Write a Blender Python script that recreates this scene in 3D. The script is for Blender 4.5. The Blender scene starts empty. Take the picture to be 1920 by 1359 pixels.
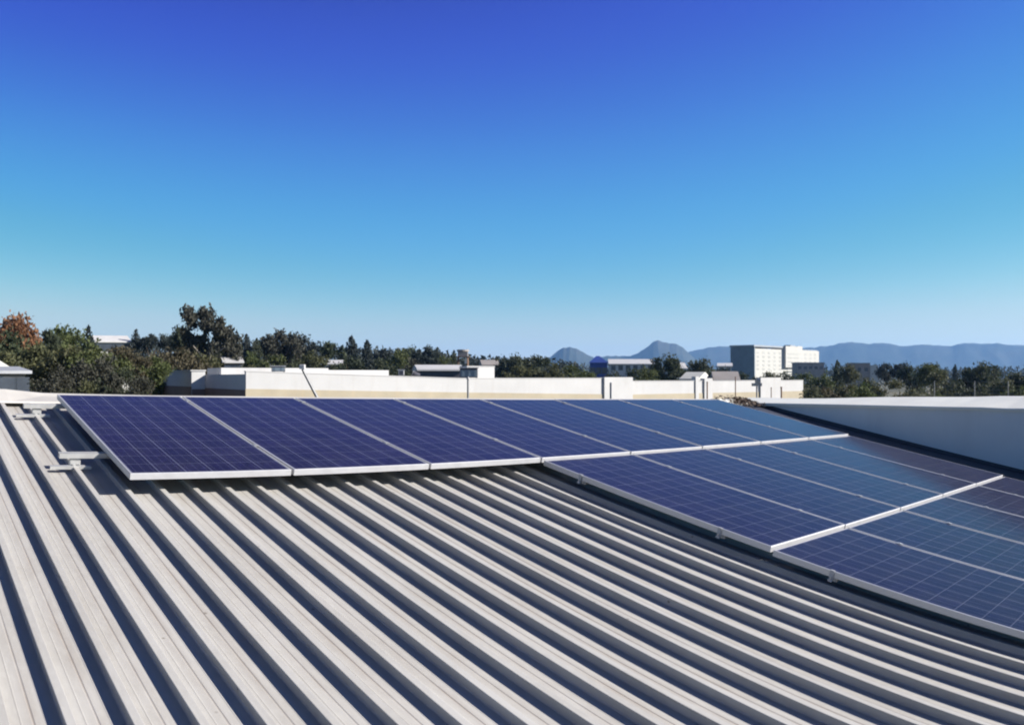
import bpy, math, random
import numpy as np
from mathutils import Matrix, Vector, noise
R_ = math.radians
sc = bpy.context.scene
COL = sc.collection
rnd = random.Random(7)
rng = np.random.default_rng(7)

# ------------------------------------------------------------------ camera, sky, sun
CZ = 8.0                     # eye height above the ground (standing on the roof)
F = 1638.0                   # photo pixels per radian of the cylindrical sweep
HOR = 706.2                  # row of the horizon in the 1920 x 1359 photo
cd = bpy.data.cameras.new('camera')
cam = bpy.data.objects.new('camera', cd); COL.objects.link(cam)
cd.type = 'PANO'
cd.panorama_type = 'CENTRAL_CYLINDRICAL'
cd.central_cylindrical_range_u_min = -960 / F
cd.central_cylindrical_range_u_max = 960 / F
cd.central_cylindrical_range_v_min = -(1359 - HOR) / F
cd.central_cylindrical_range_v_max = HOR / F
cd.central_cylindrical_radius = 1.0
cd.clip_start = 0.05; cd.clip_end = 40000
cam.location = (0, 0, CZ); cam.rotation_euler = (R_(90), 0, 0)
sc.camera = cam

SUN = Vector((0.900, -0.040, 0.437)).normalized()
SUN_EL = math.asin(SUN.z); SUN_AZ = math.atan2(SUN.x, SUN.y)
w = bpy.data.worlds.new("World"); sc.world = w; w.use_nodes = True
nt = w.node_tree; nt.nodes.clear()
sky = nt.nodes.new('ShaderNodeTexSky'); sky.sky_type = 'NISHITA'; sky.sun_disc = False
sky.sun_elevation = SUN_EL; sky.sun_rotation = SUN_AZ
sky.altitude = 1500; sky.air_density = 1.0; sky.dust_density = 0.3; sky.ozone_density = 5.0
bg = nt.nodes.new('ShaderNodeBackground'); bg.inputs[1].default_value = 0.07
wo = nt.nodes.new('ShaderNodeOutputWorld')
sp0 = nt.nodes.new('ShaderNodeSeparateColor'); cb0 = nt.nodes.new('ShaderNodeCombineColor')
nt.links.new(sky.outputs[0], sp0.inputs[0])
def mnode(op, x, y):
    n_ = nt.nodes.new('ShaderNodeMath'); n_.operation = op
    for i_, v_ in enumerate((x, y)):
        if isinstance(v_, (int, float)): n_.inputs[i_].default_value = v_
        else: nt.links.new(v_, n_.inputs[i_])
    return n_.outputs[0]
# sky grade, upper sky darkened to deepen shadows: a curve per channel, both axes in eighths
SKYC = (((0.0, 0.0), (0.045, 0.0088), (0.0688, 0.0163), (0.095, 0.0307), (0.1146, 0.0401), (0.1365, 0.0525), (0.17, 0.0721), (0.1954, 0.0932), (0.2303, 0.1324), (0.2806, 0.2151), (0.3367, 0.3262), (0.4035, 0.434), (0.5079, 0.5142), (0.75, 0.6085)), ((0.0, 0.0), (0.0912, 0.0138), (0.1437, 0.0325), (0.1934, 0.0794), (0.2309, 0.1402), (0.271, 0.2151), (0.329, 0.301), (0.3698, 0.3437), (0.421, 0.3945), (0.4858, 0.4599), (0.5456, 0.5198), (0.6012, 0.5602), (0.655, 0.5901), (0.8, 0.6336)), ((0.0, 0.0), (0.2087, 0.0375), (0.3, 0.125), (0.4012, 0.4812), (0.4616, 0.5369), (0.5195, 0.578), (0.591, 0.6024), (0.632, 0.6085), (0.6726, 0.5962), (0.7057, 0.5841), (0.85, 0.6147)))
for ch in range(3):
    fc = nt.nodes.new('ShaderNodeFloatCurve'); cv = fc.mapping.curves[0]
    fc.mapping.use_clip = False
    while len(cv.points) > 2: cv.points.remove(cv.points[0])
    cv.points[0].location = SKYC[ch][0]; cv.points[1].location = (1.0, SKYC[ch][-1][1]*1.01)
    for p_ in SKYC[ch][1:]: cv.points.new(*p_)
    for p_ in cv.points: p_.handle_type = 'AUTO_CLAMPED'
    fc.mapping.update()
    nt.links.new(mnode('MULTIPLY', sp0.outputs[ch], 0.125), fc.inputs['Value'])
    nt.links.new(mnode('MULTIPLY', fc.outputs[0], 8.0), cb0.inputs[ch])
nt.links.new(cb0.outputs[0], bg.inputs[0]); nt.links.new(bg.outputs[0], wo.inputs[0])
sl = bpy.data.lights.new('sun', 'SUN'); sl.energy = 5.0; sl.angle = R_(0.53); sl.color = (1.0, 0.945, 0.875)
so = bpy.data.objects.new('sun', sl); COL.objects.link(so)
so.rotation_euler = SUN.to_track_quat('Z', 'Y').to_euler(); so.location = (30, -20, 40)
sc.view_settings.view_transform = 'Standard'; sc.view_settings.look = 'None'
sc.view_settings.exposure = 1.10; sc.view_settings.gamma = 1.0
sc.cycles.use_denoising = True
sc.cycles.max_bounces = 8
sc.cycles.volume_bounces = 1
sc.cycles.sample_clamp_indirect = 8
sc.cycles.filter_width = 2.1

# ------------------------------------------------------------------ helpers
def tag(o, label=None, cat=None, group=None, kind=None):
    if label: o['label'] = label
    if cat: o['category'] = cat
    if group: o['group'] = group
    if kind: o['kind'] = kind
    return o

def thing(name, label, cat, mat=None, group=None):
    o = bpy.data.objects.new(name, None); COL.objects.link(o)
    o.empty_display_size = 0.2
    if mat is not None: o.matrix_basis = mat
    return tag(o, label, cat, group)

def T(x, y, z): return Matrix.Translation((x, y, z))

class MB:
    """collects faces, then links them as ONE mesh object"""
    def __init__(s): s.v = []; s.f = []; s.m = []
    def add(s, vs, fs, mi=0):
        b = len(s.v); s.v += [tuple(p) for p in vs]
        s.f += [tuple(i + b for i in f) for f in fs]; s.m += [mi] * len(fs); return s
    def box(s, x0, x1, y0, y1, z0, z1, mi=0):
        return s.add([(x0,y0,z0),(x1,y0,z0),(x1,y1,z0),(x0,y1,z0),(x0,y0,z1),(x1,y0,z1),(x1,y1,z1),(x0,y1,z1)],
              [(0,3,2,1),(4,5,6,7),(0,1,5,4),(1,2,6,5),(2,3,7,6),(3,0,4,7)], mi)
    def bbox(s, x0, x1, y0, y1, z0, z1, b, mi=0):
        """box with chamfered vertical and top edges"""
        pts = lambda i, z: [(x0+b+i,y0+i,z),(x1-b-i,y0+i,z),(x1-i,y0+b+i,z),(x1-i,y1-b-i,z),(x1-b-i,y1-i,z),(x0+b+i,y1-i,z),(x0+i,y1-b-i,z),(x0+i,y0+b+i,z)]
        vs = pts(0,z0) + pts(0,z1-b) + pts(b*0.7,z1)
        fs = [tuple(range(7,-1,-1)), tuple(range(16,24))]
        for k in range(2):
            for i in range(8):
                j = (i+1) % 8; fs.append((k*8+i, k*8+j, k*8+8+j, k*8+8+i))
        return s.add(vs, fs, mi)
    def prism(s, poly, z0, z1, mi=0):
        n = len(poly)
        vs = [(x,y,z0) for x,y in poly] + [(x,y,z1) for x,y in poly]
        fs = [tuple(range(n-1,-1,-1)), tuple(range(n,2*n))]
        fs += [(i,(i+1)%n,n+(i+1)%n,n+i) for i in range(n)]
        return s.add(vs, fs, mi)
    def tube(s, p0, p1, r0, r1=None, n=10, mi=0):
        r1 = r0 if r1 is None else r1
        a = Vector(p0); b = Vector(p1); d = (b-a).normalized()
        u = d.orthogonal().normalized(); v = d.cross(u)
        vs = []
        for c, r in ((a,r0),(b,r1)):
            for i in range(n):
                t = 2*math.pi*i/n; vs.append(c + (u*math.cos(t)+v*math.sin(t))*r)
        fs = [tuple(range(n-1,-1,-1)), tuple(range(n,2*n))] + [(i,(i+1)%n,n+(i+1)%n,n+i) for i in range(n)]
        return s.add(vs, fs, mi)
    def build(s, name, mats, parent=None, mat=None, smooth=False):
        me = bpy.data.meshes.new(name); me.from_pydata(s.v, [], s.f)
        if not isinstance(mats, (list, tuple)): mats = [mats]
        for m in mats: me.materials.append(m)
        if len(mats) > 1: me.polygons.foreach_set('material_index', s.m)
        if smooth: me.polygons.foreach_set('use_smooth', [True]*len(s.f))
        me.update()
        o = bpy.data.objects.new(name, me); COL.objects.link(o)
        if parent is not None: o.parent = parent
        if mat is not None: o.matrix_basis = mat
        return o

def copy_thing(src, mat, label, group=None):
    c = src.copy(); COL.objects.link(c); c.matrix_basis = mat; c['label'] = label
    if group: c['group'] = group
    for ch in src.children:
        d = ch.copy(); COL.objects.link(d); d.parent = c
        for g in ch.children:
            e = g.copy(); COL.objects.link(e); e.parent = d
    return c

def ang(px): return (px - 960) / F
def pt(px, r, z=0.0): a = ang(px); return Vector((r*math.sin(a), r*math.cos(a), z))
def zat(py, r): return CZ + (HOR - py) * r / F

# ------------------------------------------------------------------ materials
class NT:
    def __init__(s, name):
        s.m = bpy.data.materials.new(name); s.m.use_nodes = True
        s.t = s.m.node_tree; s.n = s.t.nodes
        s.b = s.n['Principled BSDF']
    def new(s, t, **k):
        x = s.n.new(t)
        for a, v in k.items(): setattr(x, a, v)
        return x
    def link(s, a, b): s.t.links.new(a, b)
    def val(s, sock, v):
        if isinstance(v, bpy.types.NodeSocket): s.link(v, sock)
        else: sock.default_value = v
    def math(s, op, a, b=0.0, c=0.0, clamp=False):
        x = s.new('ShaderNodeMath', operation=op, use_clamp=clamp)
        s.val(x.inputs[0], a); s.val(x.inputs[1], b); s.val(x.inputs[2], c); return x.outputs[0]
    def mix(s, f, a, b, blend='MIX'):
        x = s.new('ShaderNodeMix', data_type='RGBA', blend_type=blend)
        s.val(x.inputs[0], f); s.val(x.inputs[6], a if isinstance(a, bpy.types.NodeSocket) else (*a[:3], 1)); s.val(x.inputs[7], b if isinstance(b, bpy.types.NodeSocket) else (*b[:3], 1))
        return x.outputs[2]
    def coord(s, out='Object'):
        return s.new('ShaderNodeTexCoord').outputs[out]
    def noise(s, scale, detail=4, rough=0.55, vec=None, stretch=None):
        x = s.new('ShaderNodeTexNoise'); x.inputs['Scale'].default_value = scale
        x.inputs['Detail'].default_value = detail; x.inputs['Roughness'].default_value = rough
        v = vec if vec is not None else s.coord()
        if stretch:
            mp = s.new('ShaderNodeMapping'); mp.inputs['Scale'].default_value = stretch
            s.link(v, mp.inputs[0]); v = mp.outputs[0]
        s.link(v, x.inputs['Vector']); return x.outputs['Fac']
    def ramp(s, f, lo, hi, a=0.0, b=1.0):
        x = s.new('ShaderNodeMapRange'); x.clamp = True
        s.val(x.inputs[0], f); x.inputs[1].default_value = lo; x.inputs[2].default_value = hi
        x.inputs[3].default_value = a; x.inputs[4].default_value = b; return x.outputs[0]
    def bump(s, h, strength=0.3, dist=0.01):
        x = s.new('ShaderNodeBump'); x.inputs['Strength'].default_value = strength; x.inputs['Distance'].default_value = dist
        s.link(h, x.inputs['Height']); s.link(x.outputs[0], s.b.inputs['Normal'])
    def set(s, col=None, rough=None, metal=None, spec=None):
        if col is not None: s.val(s.b.inputs['Base Color'], col if isinstance(col, bpy.types.NodeSocket) else (*col[:3], 1))
        if rough is not None: s.val(s.b.inputs['Roughness'], rough)
        if metal is not None: s.val(s.b.inputs['Metallic'], metal)
        if spec is not None: s.val(s.b.inputs['Specular IOR Level'], spec)
        return s

def plain(name, col, rough=0.6, metal=0.0, var=0.12, scale=3.0, spec=None):
    n = NT(name); f = n.noise(scale, 5)
    a = tuple(c*(1-var) for c in col); b = tuple(min(1, c*(1+var)) for c in col)
    n.set(n.mix(n.ramp(f, .3, .7), a, b), rough, metal, spec); return n.m

PITCH = 0.203; PH = 0.03       # roof rib spacing, and where one crest sits

def mat_roof():
    n = NT('weathered_roof_sheet'); co = n.coord()
    sp = n.new('ShaderNodeSeparateXYZ'); n.link(co, sp.inputs[0])
    u, v = sp.outputs[0], sp.outputs[1]
    # distance from the middle of the pan, in metres
    q = n.math('FRACT', n.math('DIVIDE', n.math('SUBTRACT', u, PH), PITCH))       # 0 at crest, .5 mid pan
    dm = n.math('ABSOLUTE', n.math('MULTIPLY', n.math('SUBTRACT', q, 0.5), PITCH))
    big = n.noise(0.9, 4, .6, co)
    fine = n.noise(55, 5, .65, co, (1.0, 0.35, 1.0))
    streak = n.noise(22, 4, .6, co, (1.0, 0.05, 1.0))
    base = n.mix(n.ramp(big, .3, .7), (.362, .353, .334), (.422, .412, .392))
    base = n.mix(n.ramp(n.noise(3.2, 6, .7, co, (1.0, .45, 1.0)), .42, .72, 0, .6), base, (.312, .296, .270))
    base = n.mix(n.ramp(streak, .40, .75, 0, .45), base, (.292, .276, .252))
    base = n.mix(n.ramp(fine, .45, .8, 0, .5), base, (.44, .428, .398))
    wet = n.math('MULTIPLY', n.ramp(n.noise(1.1, 5, .7, co, (1.0, .3, 1.0)), .56, .70), n.ramp(n.noise(30, 4, .7, co, (1.0, .12, 1.0)), .40, .62))
    base = n.mix(n.math('MULTIPLY', wet, .45), base, (.215, .185, .155))
    # tan dirt that has settled in the groove down the middle of each pan
    dn = n.noise(9, 4, .6, co, (1.0, 0.25, 1.0))
    g = n.math('MULTIPLY', n.ramp(dm, .001, .0055, 1, 0), n.ramp(dn, .3, .75, .05, .6))
    base = n.mix(g, base, (.17, .125, .095))
    g2 = n.math('MULTIPLY', n.ramp(dm, .006, .034, .35, 0), n.ramp(dn, .35, .75, 0, 1))
    base = n.mix(g2, base, (.235, .192, .155))
    # scattered specks of grit
    vo = n.new('ShaderNodeTexVoronoi'); vo.inputs['Scale'].default_value = 7.0; n.link(co, vo.inputs['Vector'])
    spk = n.math('MULTIPLY', n.ramp(vo.outputs['Distance'], .03, .075, 1, 0), n.ramp(n.noise(1.7, 2, .5, co), .48, .58))
    base = n.mix(n.math('MULTIPLY', spk, .75), base, (.10, .08, .06))
    n.set(base, n.ramp(fine, .3, .7, .5, .65), 0.0, .18)
    n.bump(n.noise(130, 3, .6, co), .12, .002)
    return n.m

def mat_cells():
    """polycrystalline laminate: 6 x 12 cells, object X 0..0.97 across, Y 0..-1.93 down"""
    n = NT('solar_cell_laminate'); co = n.coord()
    sp = n.new('ShaderNodeSeparateXYZ'); n.link(co, sp.inputs[0])
    oi = n.new('ShaderNodeObjectInfo')
    cx = n.math('DIVIDE', n.math('SUBTRACT', sp.outputs[0], .016), .160)
    cy = n.math('DIVIDE', n.math('SUBTRACT', n.math('MULTIPLY', sp.outputs[1], -1.0), .016), .160)
    def edge(c): return n.math('MULTIPLY', n.math('SUBTRACT', .5, n.math('ABSOLUTE', n.math('SUBTRACT', n.math('FRACT', c), .5))), .160)
    ex, ey = edge(cx), edge(cy)
    gap = n.math('MAXIMUM', n.ramp(ex, .0018, .003, 1, 0), n.ramp(ey, .0012, .002, .8, 0))
    # three busbars running the long way
    bb = n.math('MULTIPLY', n.math('SUBTRACT', .5, n.math('ABSOLUTE', n.math('SUBTRACT', n.math('FRACT', n.math('MULTIPLY', cx, 3.0)), .5))), .0533)
    bus = n.ramp(n.math('ABSOLUTE', n.math('SUBTRACT', bb, .0266)), .0004, .0014, 1, 0)
    vo = n.new('ShaderNodeTexVoronoi'); vo.inputs['Scale'].default_value = 55; n.link(co, vo.inputs['Vector'])
    sepc = n.new('ShaderNodeSeparateColor'); n.link(vo.outputs['Color'], sepc.inputs[0])
    fx = n.math('FLOOR', cx); fy = n.math('FLOOR', cy)
    cb = n.new('ShaderNodeCombineXYZ'); n.link(fx, cb.inputs[0]); n.link(fy, cb.inputs[1]); n.link(n.math('MULTIPLY', oi.outputs['Random'], 37.0), cb.inputs[2])
    wn = n.new('ShaderNodeTexWhiteNoise', noise_dimensions='3D'); n.link(cb.outputs[0], wn.inputs['Vector'])
    c = n.mix(sepc.outputs[0], (.0036, .0034, .0165), (.0118, .0104, .046))
    c = n.mix(n.math('MULTIPLY', wn.outputs['Value'], .8), c, (.0045, .0048, .024))
    c = n.mix(n.math('MULTIPLY', oi.outputs['Random'], .35), c, (.012, .011, .036))
    c = n.mix(n.math('MULTIPLY', bus, .28), c, (.20, .21, .28))
    c = n.mix(n.math('MULTIPLY', gap, .30), c, (.34, .37, .48))
    border = n.math('MAXIMUM', n.math('MAXIMUM', n.math('LESS_THAN', cx, 0.0), n.math('GREATER_THAN', cx, 6.0)),
                    n.math('MAXIMUM', n.math('LESS_THAN', cy, 0.0), n.math('GREATER_THAN', cy, 12.0)))
    c = n.mix(n.math('MULTIPLY', border, .35), c, (.10, .11, .20))
    dust = n.noise(4, 5, .6, co)
    c = n.mix(n.ramp(dust, .3, .75, .008, .05), c, (.24, .23, .25))
    n.set(c, n.ramp(dust, .3, .7, .11, .19), 0.0, .065)
    n.b.inputs['IOR'].default_value = 1.45
    n.b.inputs['Sheen Weight'].default_value = .014; n.b.inputs['Sheen Roughness'].default_value = .45
    n.b.inputs['Sheen Tint'].default_value = (1.0, .90, .86, 1)
    return n.m

def mat_alu(name, col=(.78, .78, .80), rough=.42, metal=.55):
    n = NT(name); f = n.noise(14, 4, .6, None, (1, .2, 1))
    n.set(n.mix(n.ramp(f, .3, .7), tuple(c*.9 for c in col), col), n.ramp(f, .3, .7, rough*.85, rough*1.15), metal); return n.m

def mat_render(name, col, stain=(.55, .42, .28), amount=.35, grime=.10):
    """painted masonry with vertical runs of dirt"""
    n = NT(name); co = n.coord()
    st = n.noise(2.2, 5, .65, co, (1, 1, .12)); bl = n.noise(.5, 4, .6, co); fi = n.noise(9, 5, .6, co)
    c = n.mix(n.ramp(bl, .35, .7), tuple(x*(1-grime) for x in col), col)
    c = n.mix(n.ramp(st, .52, .8, 0, amount), c, stain)
    c = n.mix(n.ramp(fi, .5, .8, 0, .15), c, tuple(x*.75 for x in col))
    n.set(c, .75); n.bump(fi, .15, .01); return n.m

M = {}
M['roof'] = mat_roof()
M['cells'] = mat_cells()
M['alu'] = mat_alu('aluminium_frame', (.47, .47, .48), .5, .3)
M['rail'] = mat_alu('mill_aluminium', (.50, .50, .49), .40, .45)
M['steel'] = mat_alu('bolt_steel', (.5, .5, .5), .35, .8)
M['backsheet'] = plain('panel_backsheet', (.25, .25, .27), .6)
M['ridgecap'] = plain('ridge_flashing_paint', (.44, .42, .39), .5, 0, .12, 2.0)
M['cladding'] = mat_render('grey_wall_sheet', (.64, .66, .66), (.42, .42, .42), .30, .10)
M['wall_shade_strip'] = plain('painted_wall_shade', (.035, .04, .055), .6, 0, .2, 4)  # near-black tone for the painted shade strip by the wall
M['flash'] = plain('white_flashing_paint', (.66, .65, .58), .5, 0, .06, 2.0)
M['litter'] = plain('leaf_litter', (.055, .036, .024), .9, 0, .4, 25)
M['white'] = mat_render('white_render', (.475, .470, .462), (.34, .30, .26), .35)
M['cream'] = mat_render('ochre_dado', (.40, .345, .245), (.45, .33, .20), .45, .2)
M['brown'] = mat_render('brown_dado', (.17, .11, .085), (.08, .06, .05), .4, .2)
M['whiteroof'] = plain('white_roof_paint', (.50, .49, .475), .6, 0, .08, .8)
M['dark'] = plain('dark_metal', (.05, .05, .06), .5, 0, .2, 3)
M['grey'] = plain('mid_grey_paint', (.28, .29, .31), .6, 0, .15, 2)
M['pole'] = plain('galvanised_pole', (.22, .22, .22), .5, .3, .15, 6)
M['rust'] = plain('rusty_iron', (.16, .09, .055), .8, 0, .3, 6)
M['blue'] = plain('blue_sheet', (.03, .06, .24), .5, 0, .2, .5)
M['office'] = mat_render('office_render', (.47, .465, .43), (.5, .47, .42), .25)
M['officedark'] = plain('side_shade_and_grille', (.13, .17, .20), .5, 0, .12, .3)  # holds the office side's shade as colour; also the dark grilles
M['window'] = plain('window_glass', (.05, .06, .075), .12, 0, .2, .8)
M['concrete'] = mat_render('bare_concrete', (.30, .27, .25), (.16, .14, .12), .4, .2)
M['roofdark'] = plain('grey_roof_slab', (.24, .27, .30), .6, 0, .15, .4)
M['brick'] = mat_render('brown_brick', (.22, .16, .12), (.1, .08, .06), .4, .2)

# ------------------------------------------------------------------ ground and hills
def mat_ground():
    n = NT('dry_grass_ground'); co = n.coord()
    a = n.noise(.02, 6, .6, co); b = n.noise(.4, 5, .6, co)
    c = n.mix(n.ramp(a, .35, .65), (.055, .065, .03), (.13, .105, .065))
    c = n.mix(n.ramp(b, .4, .7, 0, .6), c, (.07, .075, .035)); n.set(c, .95); return n.m
g = MB(); S = 8600.0; N = 24
for j in range(N+1):
    for i in range(N+1): g.v.append((-S+2*S*i/N, -S+2*S*j/N, 0))
for j in range(N):
    for i in range(N):
        a = j*(N+1)+i; g.f.append((a, a+1, a+N+2, a+N+1)); g.m.append(0)
tag(g.build('ground', mat_ground()), 'flat dry grassy ground far below the roof', None, None, 'structure')

def mat_hill():
    n = NT('hill_scrub'); co = n.coord()
    a = n.noise(.004, 7, .65, co)
    c = n.mix(n.ramp(a, .35, .65), (.030, .042, .034), (.060, .060, .046)); n.set(c, .95, 0, .1); return n.m
MH = mat_hill()
def hills(name, prof, r, depth, seed, label):
    """a ridge with its crest following the profile (photo column, photo row), real depth in front and behind"""
    xs = np.array([p[0] for p in prof], float); ys = np.array([p[1] for p in prof], float)
    na, nd = 260, 34
    px = np.linspace(xs[0], xs[-1], na)
    crest = np.interp(px, xs, ys)
    # soften the polyline
    k = np.ones(3)/3; crest = np.convolve(np.pad(crest, 1, mode='edge'), k, 'valid')
    crest = crest + np.array([1.6*noise.noise(Vector((x*.09, seed, 0))) + .5*noise.noise(Vector((x*.2, seed, 3))) for x in px])*np.clip((HOR-crest)/30, 0, 1)
    mb = MB()
    for j in range(nd+1):
        t = -1 + 2*j/nd
        for i in range(na):
            wv = 9*t*noise.noise(Vector((i*.05, t*2.2, seed))) + 14*abs(t)*noise.noise(Vector((t*1.7, seed, 1)))
            ci = float(np.interp(i + wv, np.arange(na), crest))
            rr = r + t*depth
            h = max(0.0, (HOR - ci) * r / F + CZ)
            fall = (1 - abs(t))**1.15 if t < 0 else (1 - abs(t))**1.0
            p = pt(px[i], rr)
            nz = noise.fractal(Vector((p.x*.0035+seed, p.y*.0035, 0)), .9, 2.1, 6)
            gul = abs(noise.noise(Vector((p.x*.006+seed, p.y*.0012, 3.0))))
            z = h*fall*(1 + (.14*nz - .16*gul)*(1-fall)**.6) if abs(t) < 1 else -1.5
            mb.v.append((p.x, p.y, z - 1.0 if abs(t) < 1 else -2))
    for j in range(nd):
        for i in range(na-1):
            a = j*na+i; mb.f.append((a, a+1, a+na+1, a+na)); mb.m.append(0)
    o = mb.build(name, MH, smooth=True)
    return tag(o, label, None, None, 'structure')
hills('round_hill', [(985,706),(1018,688),(1030,671),(1042,660),(1055,652),(1068,650),(1080,653),(1093,660),(1106,667),(1120,672),(1160,690),(1180,706)], 5200, 520, 1.0, 'small round blue hill left of the blue building')
hills('peaked_hill', [(1080,706),(1100,678),(1120,668),(1150,667),(1182,667),(1195,662),(1206,655),(1216,648),(1224,640),(1234,637),(1244,641),(1256,643),(1268,644),(1280,651),(1290,660),(1304,672),(1340,690),(1370,706)], 5600, 560, 2.3, 'steep blue hill with a pointed summit')
hills('long_ridge', [(1230,706),(1262,672),(1290,660),(1310,655),(1330,651),(1350,649),(1372,649),(1400,650),(1440,652),(1480,651),(1510,652),(1535,650),(1560,647),(1575,643),(1592,641),(1612,642),(1628,645),(1650,642),(1666,643),(1690,649),(1705,648),(1722,646),(1748,646),(1770,648),(1786,648),(1800,644),(1815,642),(1835,644),(1850,644),(1872,643),(1890,646),(1920,647),(1980,645),(2060,650),(2160,648),(2300,660),(2420,706)], 6800, 640, 4.1, 'long flat topped blue mountain range on the horizon')

# ------------------------------------------------------------------ our roof
RM = Matrix(((0.74082973, -0.65453245, 0.15085951, -3.31266032),
             (0.67139602, 0.72826051, -0.13734633, 5.75645917),
             (-0.01996739, 0.20303672, 0.97896751, CZ - 0.14496289),
             (0, 0, 0, 1)))
def RW(u, v, w): return RM @ Vector((u, v, w))
PAN = -0.150; CREST = -0.109
U0, U1 = -9.3, 9.28; V0, VR = -13.0, 0.46

base = RW(0, -6, PAN); base.z = 0
wh = thing('warehouse', 'our own building with the ribbed pale metal roof carrying the solar panels', 'building', T(base.x, base.y, 0))
WHI = T(-base.x, -base.y, 0)

def rib_profile():
    """one pitch of sheet: (du, dw) from crest centre to next crest centre"""
    P = [(-.0168, .0380), (-.0162, .0400), (-.0145, .0410), (.0145, .0410), (.0162, .0400), (.0168, .0380), (.0155, .0300), (.0125, .0050), (.0135, .0010), (.0165, 0.0)]
    pan = [(.058, 0), (.062, .0010), (.066, 0), (.0965, 0), (.0995, -.0014), (.1035, -.0014), (.1065, 0), (.137, 0), (.141, .0010), (.145, 0)]
    tail = [(PITCH-.0165, 0), (PITCH-.0135, .0010), (PITCH-.0125, .0050), (PITCH-.0155, .0300)]
    return P + pan + tail
prof = rib_profile()
rs = MB(); vs_list = np.concatenate([np.arange(V0, -6.0, .5), np.arange(-6.0, VR-.02, .16), [VR-.02]])
k0 = int(math.floor((U0-PH)/PITCH)); k1 = int(math.ceil((U1-PH)/PITCH))
cols = []
for k in range(k0, k1):
    for (du, dw) in prof: cols.append((k, du, dw))
for v in vs_list:
    for (k, du, dw) in cols:
        c = PH + k*PITCH + du
        rib = max(0.0, min(1.0, dw/.041))
        wob = .0028*noise.noise(Vector((k*3.1, v*.55, 0))) + .0014*noise.noise(Vector((k*7.7, v*2.1, 5)))
        if k % 2 == 0 and dw > .003: c += .0022*(1 if du < .1 else -1)*(-1)      # lapped rib, a touch wider
        h = dw*(1 + .06*noise.noise(Vector((k*2.3, v*.8, 9)))) + (1-rib)*.0012*noise.noise(Vector((c*6, v*1.3, 2)))
        rs.v.append((c + wob*rib, v, PAN + h))
nc = len(cols)
for j in range(len(vs_list)-1):
    for i in range(nc-1):
        a = j*nc+i; rs.f.append((a, a+1, a+nc+1, a+nc)); rs.m.append(0)
rs.build('roof_sheet', M['roof'], wh, WHI @ RM)
# the slope on the other side of the ridge: same sheet, falling away
th = 2*math.asin(0.2045)
fl = MB()
prof2 = [(du, dw) for du, dw in prof if du in (-.0145, .0145, .0165, PITCH-.0165)]
cols2 = [(PH+k*PITCH+du, dw) for k in range(k0, k1) for du, dw in prof2]
for d in (0.02, 7.0):
    for u, dw in cols2: fl.v.append((u, VR + d*math.cos(th) + dw*math.sin(th), PAN - d*math.sin(th) + dw*math.cos(th)))
n2 = len(cols2)
for i in range(n2-1): fl.f.append((i, i+1, n2+i+1, n2+i)); fl.m.append(0)
fl.build('far_roof_slope', M['roof'], wh, WHI @ RM)
# folded ridge capping: flat wings with a raised middle and a turned down lip
rc = MB()
wob = [(U0 + (U1-U0)*i/60) for i in range(61)]
secs = [(.215, -.112), (.225, -.100), (.40, -.064), (.445, -.052), (.475, -.056), (.52, -.080), (.72, -.170), (.73, -.185)]
for u in wob:
    for v, ww in secs:
        k_ = max(0, min(1, (.12-u)/.5)); k_ = k_*k_*(3-2*k_)
        w2 = ww if v < .24 or v > .6 else ww - .034*(1-k_)*min(1, (ww+.112)/.045)
        rc.v.append((u, v + .004*noise.noise(Vector((u*1.1, v, 0))), w2 + .0030*noise.noise(Vector((u*1.4, v*2, 4)))))
ns = len(secs)
for i in range(60):
    for j in range(ns-1):
        a = i*ns+j; rc.f.append((a, a+ns, a+ns+1, a+1)); rc.m.append(0)
rc.build('ridge_capping', M['ridgecap'], wh, WHI @ RM, smooth=False)
# walls under the roof
c4 = [RW(U0+.15, V0+.2, PAN-.03), RW(U1, V0+.2, PAN-.03), RW(U1, VR, PAN-.03), RW(U0+.15, VR, PAN-.03)]
far = [RW(U1, VR+6.7*math.cos(th), PAN-6.7*math.sin(th)-.03), RW(U0+.15, VR+6.7*math.cos(th), PAN-6.7*math.sin(th)-.03)]
ww_ = MB(); loop = [c4[0], c4[1], c4[2], far[0], far[1], c4[3]]
vs = [(p.x-base.x, p.y-base.y, 0) for p in loop] + [(p.x-base.x, p.y-base.y, p.z) for p in loop]
ww_.add(vs, [(i, (i+1) % 6, 6+(i+1) % 6, 6+i) for i in range(6)])
ww_.build('wall', M['white'], wh)

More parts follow.
